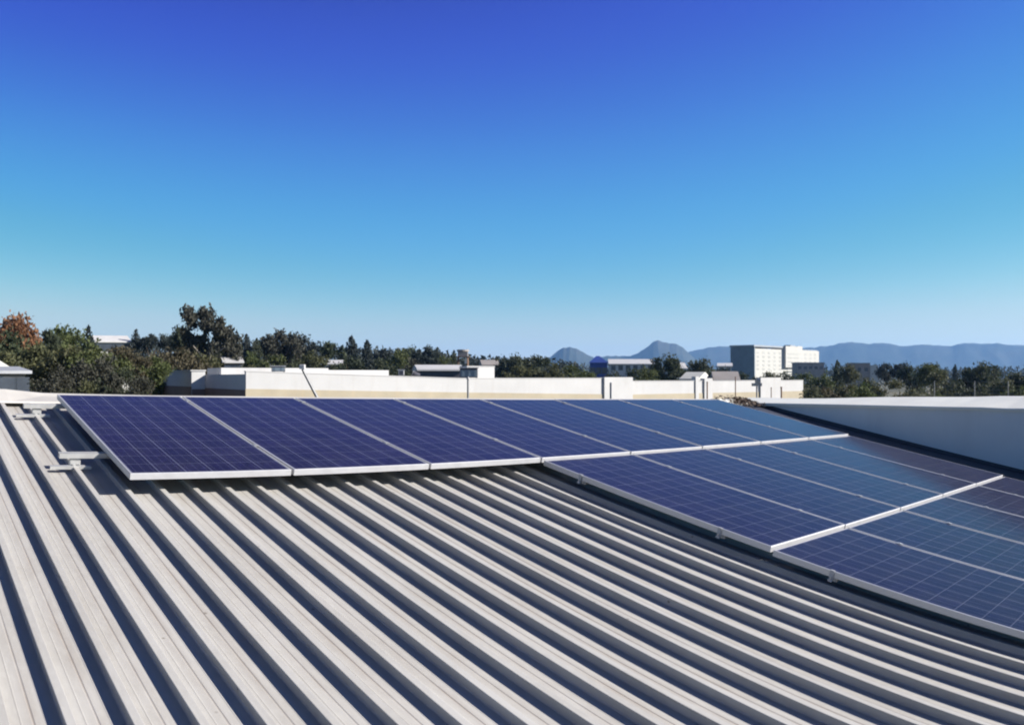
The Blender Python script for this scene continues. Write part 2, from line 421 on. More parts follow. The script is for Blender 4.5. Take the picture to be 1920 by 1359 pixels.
# ------------------------------------------------------------------ solar panels
PW, PL, GAP = 0.992, 1.952, 0.020
COLP, ROWP = PW+GAP, PL+GAP
STEP = [0.010, -0.004, -0.018]
def make_panel(mat, label, group):
    t = thing('solar_panel', label, 'solar panel', mat, group)
    b = .010; d = .036
    fr = MB()
    x0, x1, y1, y0 = 0, PW, 0, -PL
    def ring(ix, z): return [(x0+ix, y0+ix, z), (x1-ix, y0+ix, z), (x1-ix, y1-ix, z), (x0+ix, y1-ix, z)]
    rings = [ring(.0, -d), ring(0, -.0015), ring(.0015, 0), ring(b, 0), ring(b+.0006, -.006), ring(.0022, -.0062), ring(.0022, -d+.0015), ring(.028, -d+.0015), ring(.028, -d)]
    vv = [p for r in rings for p in r]; ff = []
    for k in range(len(rings)):
        k2 = (k+1) % len(rings)
        for i in range(4):
            j = (i+1) % 4; ff.append((k*4+i, k*4+j, k2*4+j, k2*4+i))
    fr.add(vv, ff); fr.build('frame', M['alu'], t)
    gl = MB(); gl.add([(b, -PL+b, -.0012), (PW-b, -PL+b, -.0012), (PW-b, -b, -.0012), (b, -b, -.0012),
                       (b, -PL+b, -.0056), (PW-b, -PL+b, -.0056), (PW-b, -b, -.0056), (b, -b, -.0056)],
                      [(0,1,2,3), (7,6,5,4), (0,4,5,1), (1,5,6,2), (2,6,7,3), (3,7,4,0)])
    gl.m = [0, 1, 1, 1, 1, 1]
    gl.build('cell_sheet', [M['cells'], M['backsheet']], t)
    return t
ordn = ['first', 'second', 'third', 'fourth', 'fifth', 'sixth', 'seventh', 'eighth', 'ninth', 'tenth']
rows = [(0, 0, 8, 'top'), (1, 3, 8, 'middle'), (2, 3, 8, 'bottom')]
GP = 'blue solar panels in three rows on the roof'
proto = None
def plabel(ri, i, n):
    if ri == 0:
        if i == 0: return 'blue solar panel at left end of top row, beside bare rail ends'
        if i == 7: return 'blue solar panel at the right end of the top row, by the grey wall'
        return f'blue solar panel, {ordn[i]} from the left in the top row under the ridge'
    if ri == 1:
        if i == 0: return 'blue solar panel at left end of the middle row, edge over bare roof'
        if i == 4: return 'dull brownish solar panel at right end of middle row beside grey wall'
        return f'blue solar panel, {ordn[i]} from the left in the middle row'
    if i == 0: return 'blue solar panel at left end of the bottom row, nearest the camera'
    if i == 4: return 'dull solar panel at the right end of the bottom row, cut by picture edge'
    return f'blue solar panel, {ordn[i]} from left in the bottom row, cut by picture edge'
for ri, a, b, nm in rows:
    for i in range(a, b):
        tilt = Matrix.Rotation(rnd.uniform(-.0012, .0012), 4, 'X') @ Matrix.Rotation(rnd.uniform(-.0012, .0012), 4, 'Y')
        m = RM @ T(i*COLP + GAP/2, -ri*ROWP, STEP[ri] + rnd.uniform(-.001, .001)) @ tilt
        lb = plabel(ri, i-a, b-a)
        if proto is None: proto = make_panel(m, lb, GP)
        else: copy_thing(proto, m, lb)

# rails, clamps and roof brackets
RAILS = {0: (-.16, -1.42), 1: (-ROWP-.38, -ROWP-1.58), 2: (-2*ROWP-.40, -2*ROWP-1.58)}
RN = {0: ('upper', 'lower'), 1: ('upper', 'lower'), 2: ('upper', 'lower')}
def rail(ri, q, v, u0, u1):
    top = STEP[ri] - .0375; bot = top - .030
    m = RM @ T(u0, v, bot)
    where = 'top' if ri == 0 else 'middle' if ri == 1 else 'bottom'
    if ri == 0: lb = f'bare aluminium mounting rail sticking out left of the top row at its {("ridge end", "eave end")[q]}'
    else: lb = f'aluminium mounting rail under the {where} row of panels, {("upper", "lower")[q]} of two'
    t = thing('mounting_rail', lb, 'mounting rail', m, 'mounting rails under the panels')
    L = u1-u0; b = MB()
    # C channel: two webs, floor, and two lips leaving a slot on top
    b.box(0, L, -.020, -.0165, 0, .030).box(0, L, .0165, .020, 0, .030).box(0, L, -.0165, .0165, .0, .0035)
    b.box(0, L, -.0165, -.0065, .0265, .0295).box(0, L, .0065, .0165, .0265, .0295)
    b.build('channel', M['rail'], t)
    e = MB(); e.box(.0, .003, -.0160, .0160, .0040, .0260); e.build('end_cap', M['grey'], t, T(-.0005, 0, 0))
for ri, a, b, nm in rows:
    for q, v in enumerate(RAILS[ri]):
        if ri == 2 and q == 1: continue
        rail(ri, q, v, (-.275 if ri == 0 else a*COLP+.05), (b*COLP+.06))

def bracket(u, v, z1, label, length=.255, group='roof brackets clamped on the ribs', plate=True):
    """plate lying across the rib with a bolted block that carries the rail"""
    t = thing('roof_bracket', label, 'bracket', RM @ T(u, v, CREST+.0015), group)
    b = MB()
    b.box(-length*.62, length*.38, -.030, -.006, 0, .005)
    b.box(-length*.62, length*.38, -.033, -.0300, -.014, .005)
    b.build('foot_plate', M['rail'], t)
    c = MB(); h = max(.008, z1-CREST-.0025)
    c.bbox(-.034, .034, -.0055, .030, .0, h, .004); c.build('clamp_block', M['rail'], t)
    s = MB(); s.tube((-.018, -.018, .0052), (-.018, -.018, .013), .008, n=6).tube((.018, -.018, .0052), (.018, -.018, .013), .008, n=6)
    s.build('bolt', M['steel'], t)
    return t
def crest_near(u): return PH + round((u-PH)/PITCH)*PITCH
bracket(crest_near(-.17), RAILS[0][1], STEP[0]-.0695, 'pale roof bracket under the lower bare rail end left of the first panel')
bracket(crest_near(-.17), RAILS[0][0], STEP[0]-.0695, 'pale roof bracket under the upper bare rail end beside the ridge capping')

def clamp(u, v, ri, label, end=False, group='panel clamps along the seams'):
    t = thing('panel_clamp', label, 'clamp', RM @ T(u, v, STEP[ri]), group)
    b = MB()
    if end:
        b.box(-.004, .010, -.013, .013, .0022, .0046).box(-.007, -.004, -.013, .013, -.046, .0046).box(-.016, -.007, -.013, .013, -.060, -.046)
        b.build('clip', M['grey'], t)
        s = MB(); s.tube((-.0115, 0, -.0455), (-.0115, 0, -.034), .0035, n=6); s.build('bolt', M['steel'], t)
    else:
        b.box(-.015, .015, -.018, .018, .0022, .0045); b.build('clip', M['rail'], t)
        s = MB(); s.tube((0, 0, .0047), (0, 0, .0095), .0045, n=6); s.build('bolt', M['steel'], t)
    return t
GC = 'panel clamps along the seams'
c_mid = None
for ri, a, b, nm in rows:
    for q, v in enumerate(RAILS[ri]):
        if ri == 2 and q == 1: continue
        for i in range(a+1, b):
            lb = f'small clamp on {ordn[i-a-1]} seam from left in the {nm} row, {("ridge", "eave")[q]} end'
            if c_mid is None: c_mid = clamp(i*COLP, v, ri, lb)
            else: copy_thing(c_mid, RM @ T(i*COLP, v, STEP[ri]), lb)
        if ri > 0:
            clamp(a*COLP + GAP/2 - .001, v, ri, f'end clamp on the left side of the {nm} row, {("upper", "lower")[q]} one', True, 'end clamps on the left side of the lower rows')

# ------------------------------------------------------------------ grey wall of the higher bay on the right
z_u = CZ - .405
def world_uv(u, v): p = RW(u, v, PAN); return p
pw = thing('parapet_wall', 'smooth shaded grey wall with a bright white capping beside the panels on the right', 'wall', T(*RW(U1, -3, PAN)))
PI = T(*(-RW(U1, -3, PAN)))
NS = 40
vv = [VR + .35 + (V0 - VR - .35)*i/NS for i in range(NS+1)]
uh = Vector((RM[0][0], RM[1][0], 0)).normalized()      # horizontal, away from our roof
cl = MB(); cp = MB()
for i, v in enumerate(vv):
    p = RW(U1-.002, v, PAN-.05)
    for off, z in ((0, p.z), (0, z_u), (.22, z_u), (.22, p.z)):
        q = p + uh*off; cl.v.append((q.x, q.y, z))
    s = max(0, min(1, (-v)/4.0))
    ht = .045 + .095*s + .012*noise.noise(Vector((v*.9, 0, 0))) + (.02 if v < -4.2 else 0)
    lo = z_u - .012*s - .010*noise.noise(Vector((v*.5, 3, 0)))
    if v < -3.55: lo -= .012
    for off, z in ((-.030, lo-.012), (-.034, lo+.020), (-.026, lo+.030), (.90, lo+ht+.03), (.96, lo+ht+.02), (.96, lo-.012)):
        q = p + uh*off; cp.v.append((q.x, q.y, z))
for i in range(NS):
    for j in range(3):
        a = i*4+j; cl.f.append((a, a+4, a+5, a+1)); cl.m.append(0)
    for j in range(6):
        a = i*6+j; b = i*6+(j+1) % 6; cp.f.append((a, a+6, b+6, b)); cp.m.append(0)
cl.f += [(0,1,2,3), (NS*4+3, NS*4+2, NS*4+1, NS*4)]; cl.m += [0, 0]
cp.f += [tuple(range(6)), tuple(NS*6+k for k in (5,4,3,2,1,0))]; cp.m += [0, 0]
cl.build('cladding', M['cladding'], pw, PI); cp.build('capping', M['flash'], pw, PI)
# added dark strip that paints the wall's shade along its foot
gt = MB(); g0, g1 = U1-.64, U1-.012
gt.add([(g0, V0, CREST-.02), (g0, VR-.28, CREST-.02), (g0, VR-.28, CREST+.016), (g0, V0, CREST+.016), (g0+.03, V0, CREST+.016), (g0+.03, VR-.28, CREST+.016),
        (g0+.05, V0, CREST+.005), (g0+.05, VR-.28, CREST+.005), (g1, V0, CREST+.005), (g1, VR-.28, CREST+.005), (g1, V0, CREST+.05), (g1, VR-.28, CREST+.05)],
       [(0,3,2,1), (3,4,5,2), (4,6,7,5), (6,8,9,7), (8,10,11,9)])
gt.build('wall_shade_strip', M['wall_shade_strip'], pw, PI @ RM)
# the higher bay behind it
hb = MB(); q0 = RW(U1, VR+.3, PAN) + uh*.98; q1 = RW(U1, V0, PAN) + uh*.98
hb.prism([(q1.x, q1.y), (q1.x+uh.x*9, q1.y+uh.y*9), (q0.x+uh.x*9, q0.y+uh.y*9), (q0.x, q0.y)], 0, z_u-.30)
o = hb.build('annex_building', M['whiteroof']); tag(o, 'flat roofed bay hidden behind the grey capped wall', 'building')
# leaf litter and scraps where the ridge meets the wall
lt = MB()
for k in range(520):
    u = U1 - abs(rnd.gauss(0, .30)) - .02; v = .22 + rnd.gauss(0, .13); s = rnd.uniform(.015, .04); a = rnd.uniform(0, 6.28)
    ww = -.098 + rnd.uniform(0, .045)*math.exp(-(U1-u)*1.4) + .015
    d1 = Vector((math.cos(a), math.sin(a), rnd.uniform(-.5, .5)))*s; d2 = Vector((-math.sin(a), math.cos(a), rnd.uniform(-.5, .5)))*s*.6
    c = Vector((u, v, ww)); lt.add([c-d1, c-d2, c+d1, c+d2], [(0,1,2,3)])
tag(lt.build('leaf_litter', M['litter'], None, RM), 'brown dead leaves caught where ridge meets the grey wall', None, None, 'stuff')
sp_ = MB()
for i in range(9):
    a = i/8; u = 8.55 + a*.42
    for v, ww in ((.14, -.098), (.20, -.078+.012*math.sin(a*6)), (.30, -.062+.010*math.sin(a*9+1)), (.38, -.070)):
        sp_.v.append((u + .02*math.sin(v*30), v, ww))
for i in range(8):
    for j in range(3): a = i*4+j; sp_.f.append((a, a+4, a+5, a+1)); sp_.m.append(0)
o = sp_.build('flashing_scrap', M['flash'], None, RM); o.modifiers.new('thick', 'SOLIDIFY').thickness = .006
tag(o, 'crumpled white scrap of flashing on the ridge beyond the last panel', 'flashing')

# ------------------------------------------------------------------ white building beyond the ridge
PHI = R_(35); FD = Vector((math.cos(PHI), math.sin(PHI), 0)); SD = Vector((-math.sin(PHI), math.cos(PHI), 0))
C0 = Vector((-16.5, 52.5, 0))
def tx(px):
    k = math.tan(ang(px)); return (16.5 + 52.5*k) / (FD.x - FD.y*k)
LM = Matrix(((FD.x, SD.x, 0, C0.x), (FD.y, SD.y, 0, C0.y), (0, 0, 1, 0), (0, 0, 0, 1)))    # local: x along the front, y into the block
hall = thing('white_hall', 'long low white building with an ochre band along its foot beyond the ridge', 'building', LM)
t1, t2, t3, t4 = tx(660), tx(782), tx(1128), tx(1506)
b = MB()
def seg(b, x0, x1, y0, y1, z1, z0=0, mi=0): b.box(x0, x1, y0, y1, z0, z1, mi)
# front wall in stretches of falling height, with a parapet lip
zA, zB, zC = 8.22, 7.86, 7.62
def rake(x0, x1, y0, y1, z0a, z0b, za, zb):
    b_ = MB(); return b_.add([(x0,y0,z0a),(x1,y0,z0b),(x1,y1,z0b),(x0,y1,z0a),(x0,y0,za),(x1,y0,zb),(x1,y1,zb),(x0,y1,za)],
              [(0,3,2,1),(4,5,6,7),(0,1,5,4),(1,2,6,5),(2,3,7,6),(3,0,4,7)])
tr_ = tx(868)
fw = rake(0, tr_, 0, .30, 0, 0, zA+.10, zB); fw.box(tr_, t3, 0, .30, 0, zB).box(t3, t4, .006, .30, 0, zC)
fw.box(0, .30, .302, 9.9, 0, zA-.06)
fw.build('front_wall', M['white'], hall)
lip = rake(-.03, tr_, -.025, .33, zA+.102, zB+.002, zA+.15, zB+.05); lip.box(tr_+.002, t3-.02, -.025, .33, zB+.002, zB+.05).box(t3+.01, t4+.03, -.025, .33, zC+.002, zC+.05)
lip.build('coping', M['white'], hall)
dd = rake(-.03, t3, -.03, -.002, 0, 0, 7.24, 6.62); dd.box(t3+.002, t4, -.024, 0, 0, 6.55)
dd.build('ochre_band', M['cream'], hall)
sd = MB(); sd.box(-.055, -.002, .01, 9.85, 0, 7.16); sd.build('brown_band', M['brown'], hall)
rf = MB(); rf.box(.32, t2, .34, 14, 7.4, 7.72).box(t2+.01, t3, .34, 14, 7.3, 7.66).box(t3+.01, t4-.02, .34, 12, 7.0, 7.35)
rf.build('roof', M['whiteroof'], hall)
# taller set-back block on the left part of the roof
bk = MB(); bk.box(1.2, t1+2.5, 9.9, 13.9, 7.73, 8.66).box(t1+2.52, t2+3.0, 10.2, 13.9, 7.725, 8.52); bk.build('rear_parapet', M['white'], hall)
# raised piers and end block on the front
for pa, pb, yf, dz in ((1131, 1184, -.16, .34), (1424, 1462, -.16, .30), (1319, 1334, -.14, .24), (1303, 1309, -.10, .40)):
    pr = MB(); pr.box(tx(pa), tx(pb), yf, .40, 0, zC+dz); pr.build('pier', M['white'], hall)
# stair head block
x0, x1 = tx(898), tx(950)
st = MB(); st.box(x0, x1, 1.6, 2.6, 7.665, 8.74); st.box(x0-.03, x1+.03, 1.57, 2.63, 8.742, 8.79); st.build('stair_head', M['white'], hall)
# conduits and drain pipe on the front
for px_, zt in ((1143, 7.55),):
    x = tx(px_); pi = MB(); pi.tube((x, -.20, 5), (x, -.20, zt), .05); pi.build('drain_pipe', M['grey'], hall)
# stepped wing on the left: white return wall, then another shaded side
W0 = C0 + SD*9.95 - FD*.0
wing = thing('stepped_wing', 'small white and shaded blue block stepping back left of the white building', 'building', Matrix(((FD.x, SD.x, 0, W0.x), (FD.y, SD.y, 0, W0.y), (0, 0, 1, 0), (0, 0, 0, 1))))
b = MB(); b.box(-1.05, -.01, 0, 10.3, 7.12, 8.42).box(-1.05, -.01, .004, 10.3, 0, 7.118); b.build('wall', M['white'], wing)
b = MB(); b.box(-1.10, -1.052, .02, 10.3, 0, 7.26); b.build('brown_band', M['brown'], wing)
b = MB(); b.box(-1.15, .04, -.08, 10.4, 8.422, 8.50); b.build('coping', M['white'], wing)
b = MB(); b.box(-1.03, -.03, -.035, -.002, 6.2, 7.08); b.build('lower_brown_slab', M['brown'], wing)  # thin brown slab standing just proud of the lower front

def rel(px, py_top, r): return pt(px, r), zat(py_top, r)
def simple_box(name, label, cat, px0, px1, y0, y1, r, dep, parts, rot=0.0, group=None):
    """a block of real depth standing at distance r; parts(MB, width, depth, zlow, zhigh, thing) adds the meshes"""
    xm = (px0+px1)/2; p = pt(xm, r); wd = abs(px1-px0)*r/F
    t = thing(name, label, cat, T(p.x, p.y, 0) @ Matrix.Rotation(-ang(xm)+rot, 4, 'Z'), group)
    parts(t, wd, dep, zat(y1, r), zat(y0, r)); return t

# rooftop gear on the white building
def gear(name, label, cat, px0, px1, y0, y1, r, dep, mat, cap=True):
    def f(t, wd, d, z0, z1):
        b = MB(); b.bbox(-wd/2, wd/2, 0, d, z0, z1, min(.05, wd*.1)); b.build('casing', mat, t)
        n = max(2, int(wd/.35)); s = MB(); s.box(-wd/2+.05, wd/2-.05, -.006, -.002, z0+.1*(z1-z0), z1-.2*(z1-z0))
        for i in range(n):
            x = -wd/2 + wd*(i+.5)/n; s.box(x-.04, x+.04, -.03, -.004, z0+.12*(z1-z0), z1-.22*(z1-z0))
        s.build('grille', M['officedark'] if mat is M['dark'] else M['dark'], t)
        if cap: c = MB(); c.box(-wd/2-.06, wd/2+.06, -.06, d+.06, z1+.002, z1+.05); c.build('lid', M['grey'], t)
        for sx in (-1, 1):
            xf = sx*(wd/2-.10); k = MB(); k.box(xf-.05, xf+.05, .05, d-.05, 7.70, z0-.002); k.build('foot', M['dark'], t)
    return simple_box(name, label, cat, px0, px1, y0, y1, r, dep, f)
gear('rooftop_unit', 'dark boxy unit with pale lid on the left part of the white roof', 'rooftop unit', 509, 535, 687, 696.5, 64, 1.0, M['dark'])
gear('rooftop_unit', 'dark rooftop cabinet above the thin pole, left of the white stair block', 'rooftop unit', 862, 896, 690, 708, 62.8, .8, M['dark'])
gear('rooftop_unit', 'small grey vent box beside the black bin on the white roof', 'rooftop unit', 747, 758, 694, 703, 66, .5, M['grey'])
p = pt(780, 64); dr = thing('roof_drum', 'small black tilted drum lying on the white roof', 'drum', T(p.x, p.y, 0))
b = MB(); b.tube((-.22, 0, 8.24), (.22, .1, 8.02), .22, n=14); b.build('barrel', M['dark'], dr)
b = MB(); b.tube((-.245, 0, 8.253), (-.222, 0, 8.241), .235, n=14); b.build('rim', M['grey'], dr)
b = MB(); b.box(-.2, .2, -.15, .2, 7.70, 7.90); b.build('stand', M['grey'], dr)

# shed roofs behind the parapet
def shed(name, label, px0, px1, ytop, yeave, r, dep, roofm, wallm, rot=0, windows=0, group=None):
    def f(t, wd, d, z0, z1):
        b = MB(); b.box(-wd/2+.1, wd/2-.1, .1, d-.1, 0, z0); b.build('wall', wallm, t)
        b = MB(); o = .25
        b.add([(-wd/2-o, -o, z0), (wd/2+o, -o, z0), (wd/2+o, d/2, z1), (-wd/2-o, d/2, z1), (wd/2+o, d+o, z0), (-wd/2-o, d+o, z0),
               (-wd/2-o, -o, z0-.18), (wd/2+o, -o, z0-.18), (wd/2+o, d/2, z0-.18), (-wd/2-o, d/2, z0-.18), (wd/2+o, d+o, z0-.18), (-wd/2-o, d+o, z0-.18)],
              [(0,1,2,3), (3,2,4,5), (0,6,7,1), (1,7,8,2), (2,8,10,4), (4,10,11,5), (5,11,9,3), (3,9,6,0), (6,9,8,7), (9,11,10,8)])
        b.build('roof', roofm, t)
        for k in range(windows):
            x = -wd/2 + wd*(k+.5)/windows; h = min(1.3, z0*.3)
            wf = MB(); wf.box(x-.6, x+.6, -.02+.1, .098, z0-.4-h, z0-.4); wf.build('window', M['window'], t)
    return simple_box(name, label, 'building', px0, px1, ytop, yeave, r, dep, f, rot, group)
shed('shed_building', 'long low pale roofed shed with a dark eave behind the middle white parapet', 786, 868, 683, 692, 92, 7, M['whiteroof'], M['dark'], .10)
shed('shed_building', 'white roofed house among the trees above the shaded left end of the white building', 421, 454, 667, 678, 110, 6, M['whiteroof'], M['brick'], .1, 2)
shed('shed_building', 'small white roof between dark trees beyond the middle of the white parapet', 614, 641, 674, 681, 130, 6, M['whiteroof'], M['concrete'], .0, 2)
shed('shed_building', 'pale roofed building above the tree mass on the far left', 180, 244, 627, 640, 150, 8, M['whiteroof'], M['office'], .15, 5)
shed('shed_building', 'white gabled house at the left picture edge behind trees', -14, 16, 664, 690, 62, 6, M['flash'], M['white'], .5, 1)
shed('shed_building', 'long white warehouse right of the blue building', 1143, 1226, 672, 682, 230, 16, M['whiteroof'], M['white'], .05, 6)
shed('shed_building', 'tiny white house between two round dark trees right of the pointed hill', 1268, 1288, 679, 690, 210, 8, M['whiteroof'], M['office'], .2, 2)
shed('shed_building', 'small white walled hut just left of the dark shaded side of the office block', 1341, 1385, 696, 712, 120, 6, M['concrete'], M['office'], .1, 0)
shed('shed_building', 'pale house half hidden by bushes behind the white piers', 1277, 1308, 697, 710, 118, 6, M['office'], M['concrete'], -.3, 1)
shed('shed_building', 'distant white roof beside the left wall of the office block', 1346, 1372, 680, 686, 260, 8, M['whiteroof'], M['office'], 0, 2)
shed('shed_building', 'grey low house on the hazy skyline left of the wide dark tree', 905, 935, 674, 684, 210, 8, M['concrete'], M['office'], .1, 2)

shed('shed_building', 'low grey roofed hut in the shade at the far left above the ridge capping', 2, 52, 686, 695, 54, 5, M['grey'], M['concrete'], .3, 2)

# ------------------------------------------------------------------ poles
def pole(label, px, y0, y1, r, rad, head=None, lean=None, mat='pole'):
    p = pt(px, r); t = thing('pole', label, 'pole', T(p.x, p.y, 0), 'thin poles standing before the white building')
    zt = zat(y0, r)
    top = Vector((0, 0, zt)); bot = Vector((0, 0, 0))
    if lean: q = pt(lean[0], r); bot = Vector((q.x-p.x, q.y-p.y, zat(lean[1], r)))
    b = MB(); b.tube(bot, top, rad, rad*.85, 10); b.build('shaft', M[mat], t)
    if lean: k = MB(); k.tube((bot.x, bot.y, 0), bot + Vector((0, 0, -.004)), rad*1.15, n=10); k.build('footing', M['pole'], t)
    h = MB()
    if head == 'tee': h.box(-.16, .16, -.05, .05, zt+.002, zt+.10).box(-.05, .05, -.05, .05, zt+.101, zt+.22)
    elif head == 'box': h.bbox(-.15, .15, -.12, .12, zt+.002, zt+.24, .03)
    elif head == 'cap': h.tube((0, 0, zt+.002), (0, 0, zt+.12), rad*1.7, rad*.5, 10)
    else: h.tube((0, 0, zt+.001), (0, 0, zt+.03), rad*1.3, rad*1.1, 10)
    h.build('head', M['white'] if head == 'box' else M[mat], t)
    return t
pole('slanted grey pole leaning across the white wall with a pale box at its top', 567, 692, 745, 46, .085, 'box', (598, 752))
pole('dark upright pole in front of the white wall below the rooftop cabinet', 877.5, 711, 745, 40, .055, 'cap')
pole('stubby rusty post before the white wall, leftmost of the thin rusty posts', 1326, 717, 745, 34, .032, None, None, 'rust')
pole('thin tall rusty post left of the tee headed pole', 1379, 708, 745, 30, .022, None, None, 'rust')
pole('short pole with a tee shaped dark head before the white wall', 1419, 724, 745, 28, .030, 'tee')
pole('thin rusty post beside the white end pier, near the grey wall corner', 1465, 727, 755, 24, .026, None, None, 'rust')
pole('very thin post left of the rusty post by the white end pier', 1446, 728, 752, 26, .016, None, None, 'rust')

# brown stack on the skyline
tw = thing('water_tower', 'brown flat capped tower rising above the trees at the middle', 'tower', T(*pt(868, 150)))
z = lambda y: zat(y, 150)
b = MB(); b.box(-.85, .85, -.85, .85, z(668), z(659)); b.tube((0, 0, z(659)), (0, 0, z(655.5)), 1.05, n=16); b.build('tank', M['concrete'], tw)
b = MB(); b.box(-1.15, 1.15, -1.15, 1.15, z(669.5), z(668)-.004); b.build('platform', M['rust'], tw)
for x in (-.8, .8):
    for y in (-.8, .8): l = MB(); l.tube((x*1.15, y*1.15, 0), (x, y, z(669.5)-.004), .14); l.build('leg', M['rust'], tw)
b = MB(); b.box(.35, .75, -.95, -.86, z(682), z(669.5)-.01); b.build('panel', M['office'], tw)

# blue building
def f(t, wd, d, z0, z1):
    b = MB(); b.box(-wd/2, wd/2, 0, d, 0, z1-.8); b.build('wall', M['blue'], t)
    b = MB(); b.add([(-wd/2-.2, -.2, z1-.798), (wd/2+.2, -.2, z1-.798), (wd/2+.2, d+.2, z1-.798), (-wd/2-.2, d+.2, z1-.798), (-wd/2*.3, d*.3, z1+.5), (wd/2*.1, d*.3, z1+.5)],
                    [(3,2,1,0), (0,1,5,4), (1,2,5), (2,3,4,5), (3,0,4)]); b.build('roof', M['blue'], t)
    for k in range(3): x = -wd/2+wd*(k+.5)/3; q = MB(); q.box(x-.5, x+.5, -.03, -.002, z1-2.9, z1-1.7); q.build('window', M['window'], t)
simple_box('blue_building', 'deep blue building standing at the end of the dark hedge row', 'building', 1106, 1139, 672, 698, 165, 5, f)

# office tower
def office():
    r = 450; pc = pt(1415, r)
    fx = Vector((math.cos(R_(38)), math.sin(R_(38)), 0)); sy = Vector((-math.sin(R_(38)), math.cos(R_(38)), 0))
    t = thing('office_building', 'big pale office block with its shaded side wall coloured dark on the right skyline', 'building', Matrix(((fx.x, sy.x, 0, pc.x), (fx.y, sy.y, 0, pc.y), (0, 0, 1, 0), (0, 0, 0, 1))))
    k = r/F; Z = lambda y: zat(y, r)
    W = 120*k*1.90; D = 15.0
    b = MB(); b.box(0, W, 0, D, 0, Z(653)); b.build('front_wall', M['office'], t)
    b = MB(); b.box(-.6, -.004, -.3, D+.3, 0, Z(650.5)); b.build('side_wall', M['officedark'], t)  # shade of the side face put into a darker colour
    b = MB(); b.box(-1.2, W*.40, -.5, D+.5, Z(650), Z(646.5)).box(W*.66, W+.2, 1, D, Z(653)+.01, Z(651)); b.build('roof_slab', M['roofdark'], t)
    b = MB(); b.box(W*.42, W*.66, -1.6, 8, Z(688), Z(646)).box(W*.62, W*.70, -.9, 6, Z(655), Z(645)); b.build('stair_tower', M['office'], t)
    b = MB(); b.box(W*.50, W*.58, -1.2, 3, Z(646)+.01, Z(643.5)); b.build('roof_plant', M['roofdark'], t)
    for fl_ in range(5):
        zb = Z(655) - 2.0 - fl_*2.15
        for c in range(12):
            x = W*(.03 + .081*c)
            if .40 < (x+1.0)/W < .68: continue
            q = MB(); q.box(x, x+1.9, -.05, -.002, zb, zb+.95); q.build('window', M['windowpale'], t)
        q = MB(); q.box(W*.45, W*.63, -1.65, -1.602, zb+.1, zb+.6); q.build('window', M['windowpale'], t)
M['windowpale'] = plain('blinds_behind_glass', (.385, .385, .36), .3, 0, .2, .6)
office()
def f(t, wd, d, z0, z1):
    b = MB(); b.box(-wd/2, wd/2, 0, d, 0, z1); b.build('wall', M['concrete'], t)
    b = MB(); b.box(-wd/2-.3, wd/2+.3, -.3, d+.3, z1+.002, z1+.4); b.build('roof_slab', M['roofdark'], t)
    for k in range(5): x = -wd/2+wd*(k+.5)/5; q = MB(); q.box(x-.7, x+.7, -.04, -.002, z1-2.6, z1-1.3); q.build('window', M['window'], t)
simple_box('concrete_block', 'low brown grey block in front of the office building right side', 'building', 1494, 1546, 681, 706, 380, 10, f, .25)
def f(t, wd, d, z0, z1):
    b = MB(); b.box(-wd/2, wd*.22, 0, d, 0, z1); b.build('wall', M['concrete'], t)
    b = MB(); b.box(wd*.22+.004, wd/2, -.2, d, 0, z1-.4); b.build('painted_lit_side', M['office'], t)  # sunlit side painted in paler render than the shaded part
    b = MB(); b.box(-wd/2-.2, wd*.22+.1, -.2, d+.2, z1+.002, z1+.3); b.build('roof_slab', M['roofdark'], t)
    for k in range(3): x = -wd/2+wd*.7*(k+.5)/3; q = MB(); q.box(x-.5, x+.5, -.04, -.002, z1-2.2, z1-1.1); q.build('window', M['window'], t)
simple_box('concrete_block', 'taller brown grey block with a white lit edge among the right hand trees', 'building', 1592, 1647, 682, 712, 260, 9, f, .1)

# wire fence beyond the grey wall
fn = thing('wire_fence', 'thin wire fence strung before the dark trees on the far right', 'fence', T(*pt(1840, 26)) @ Matrix.Rotation(-ang(1840), 4, 'Z'))
zf = lambda y: zat(y, 26)
b = MB()
for y in (716, 724, 731, 738): b.tube((-1.4, 0, zf(y)), (2.6, 0, zf(y)), .0022, n=5)
b.build('wire', M['pole'], fn)
for x in (-1.4, -.2, .8, 2.6): q = MB(); q.tube((x, .02, 0), (x, .02, zf(714)), .013, n=8); q.build('post', M['pole'], fn)

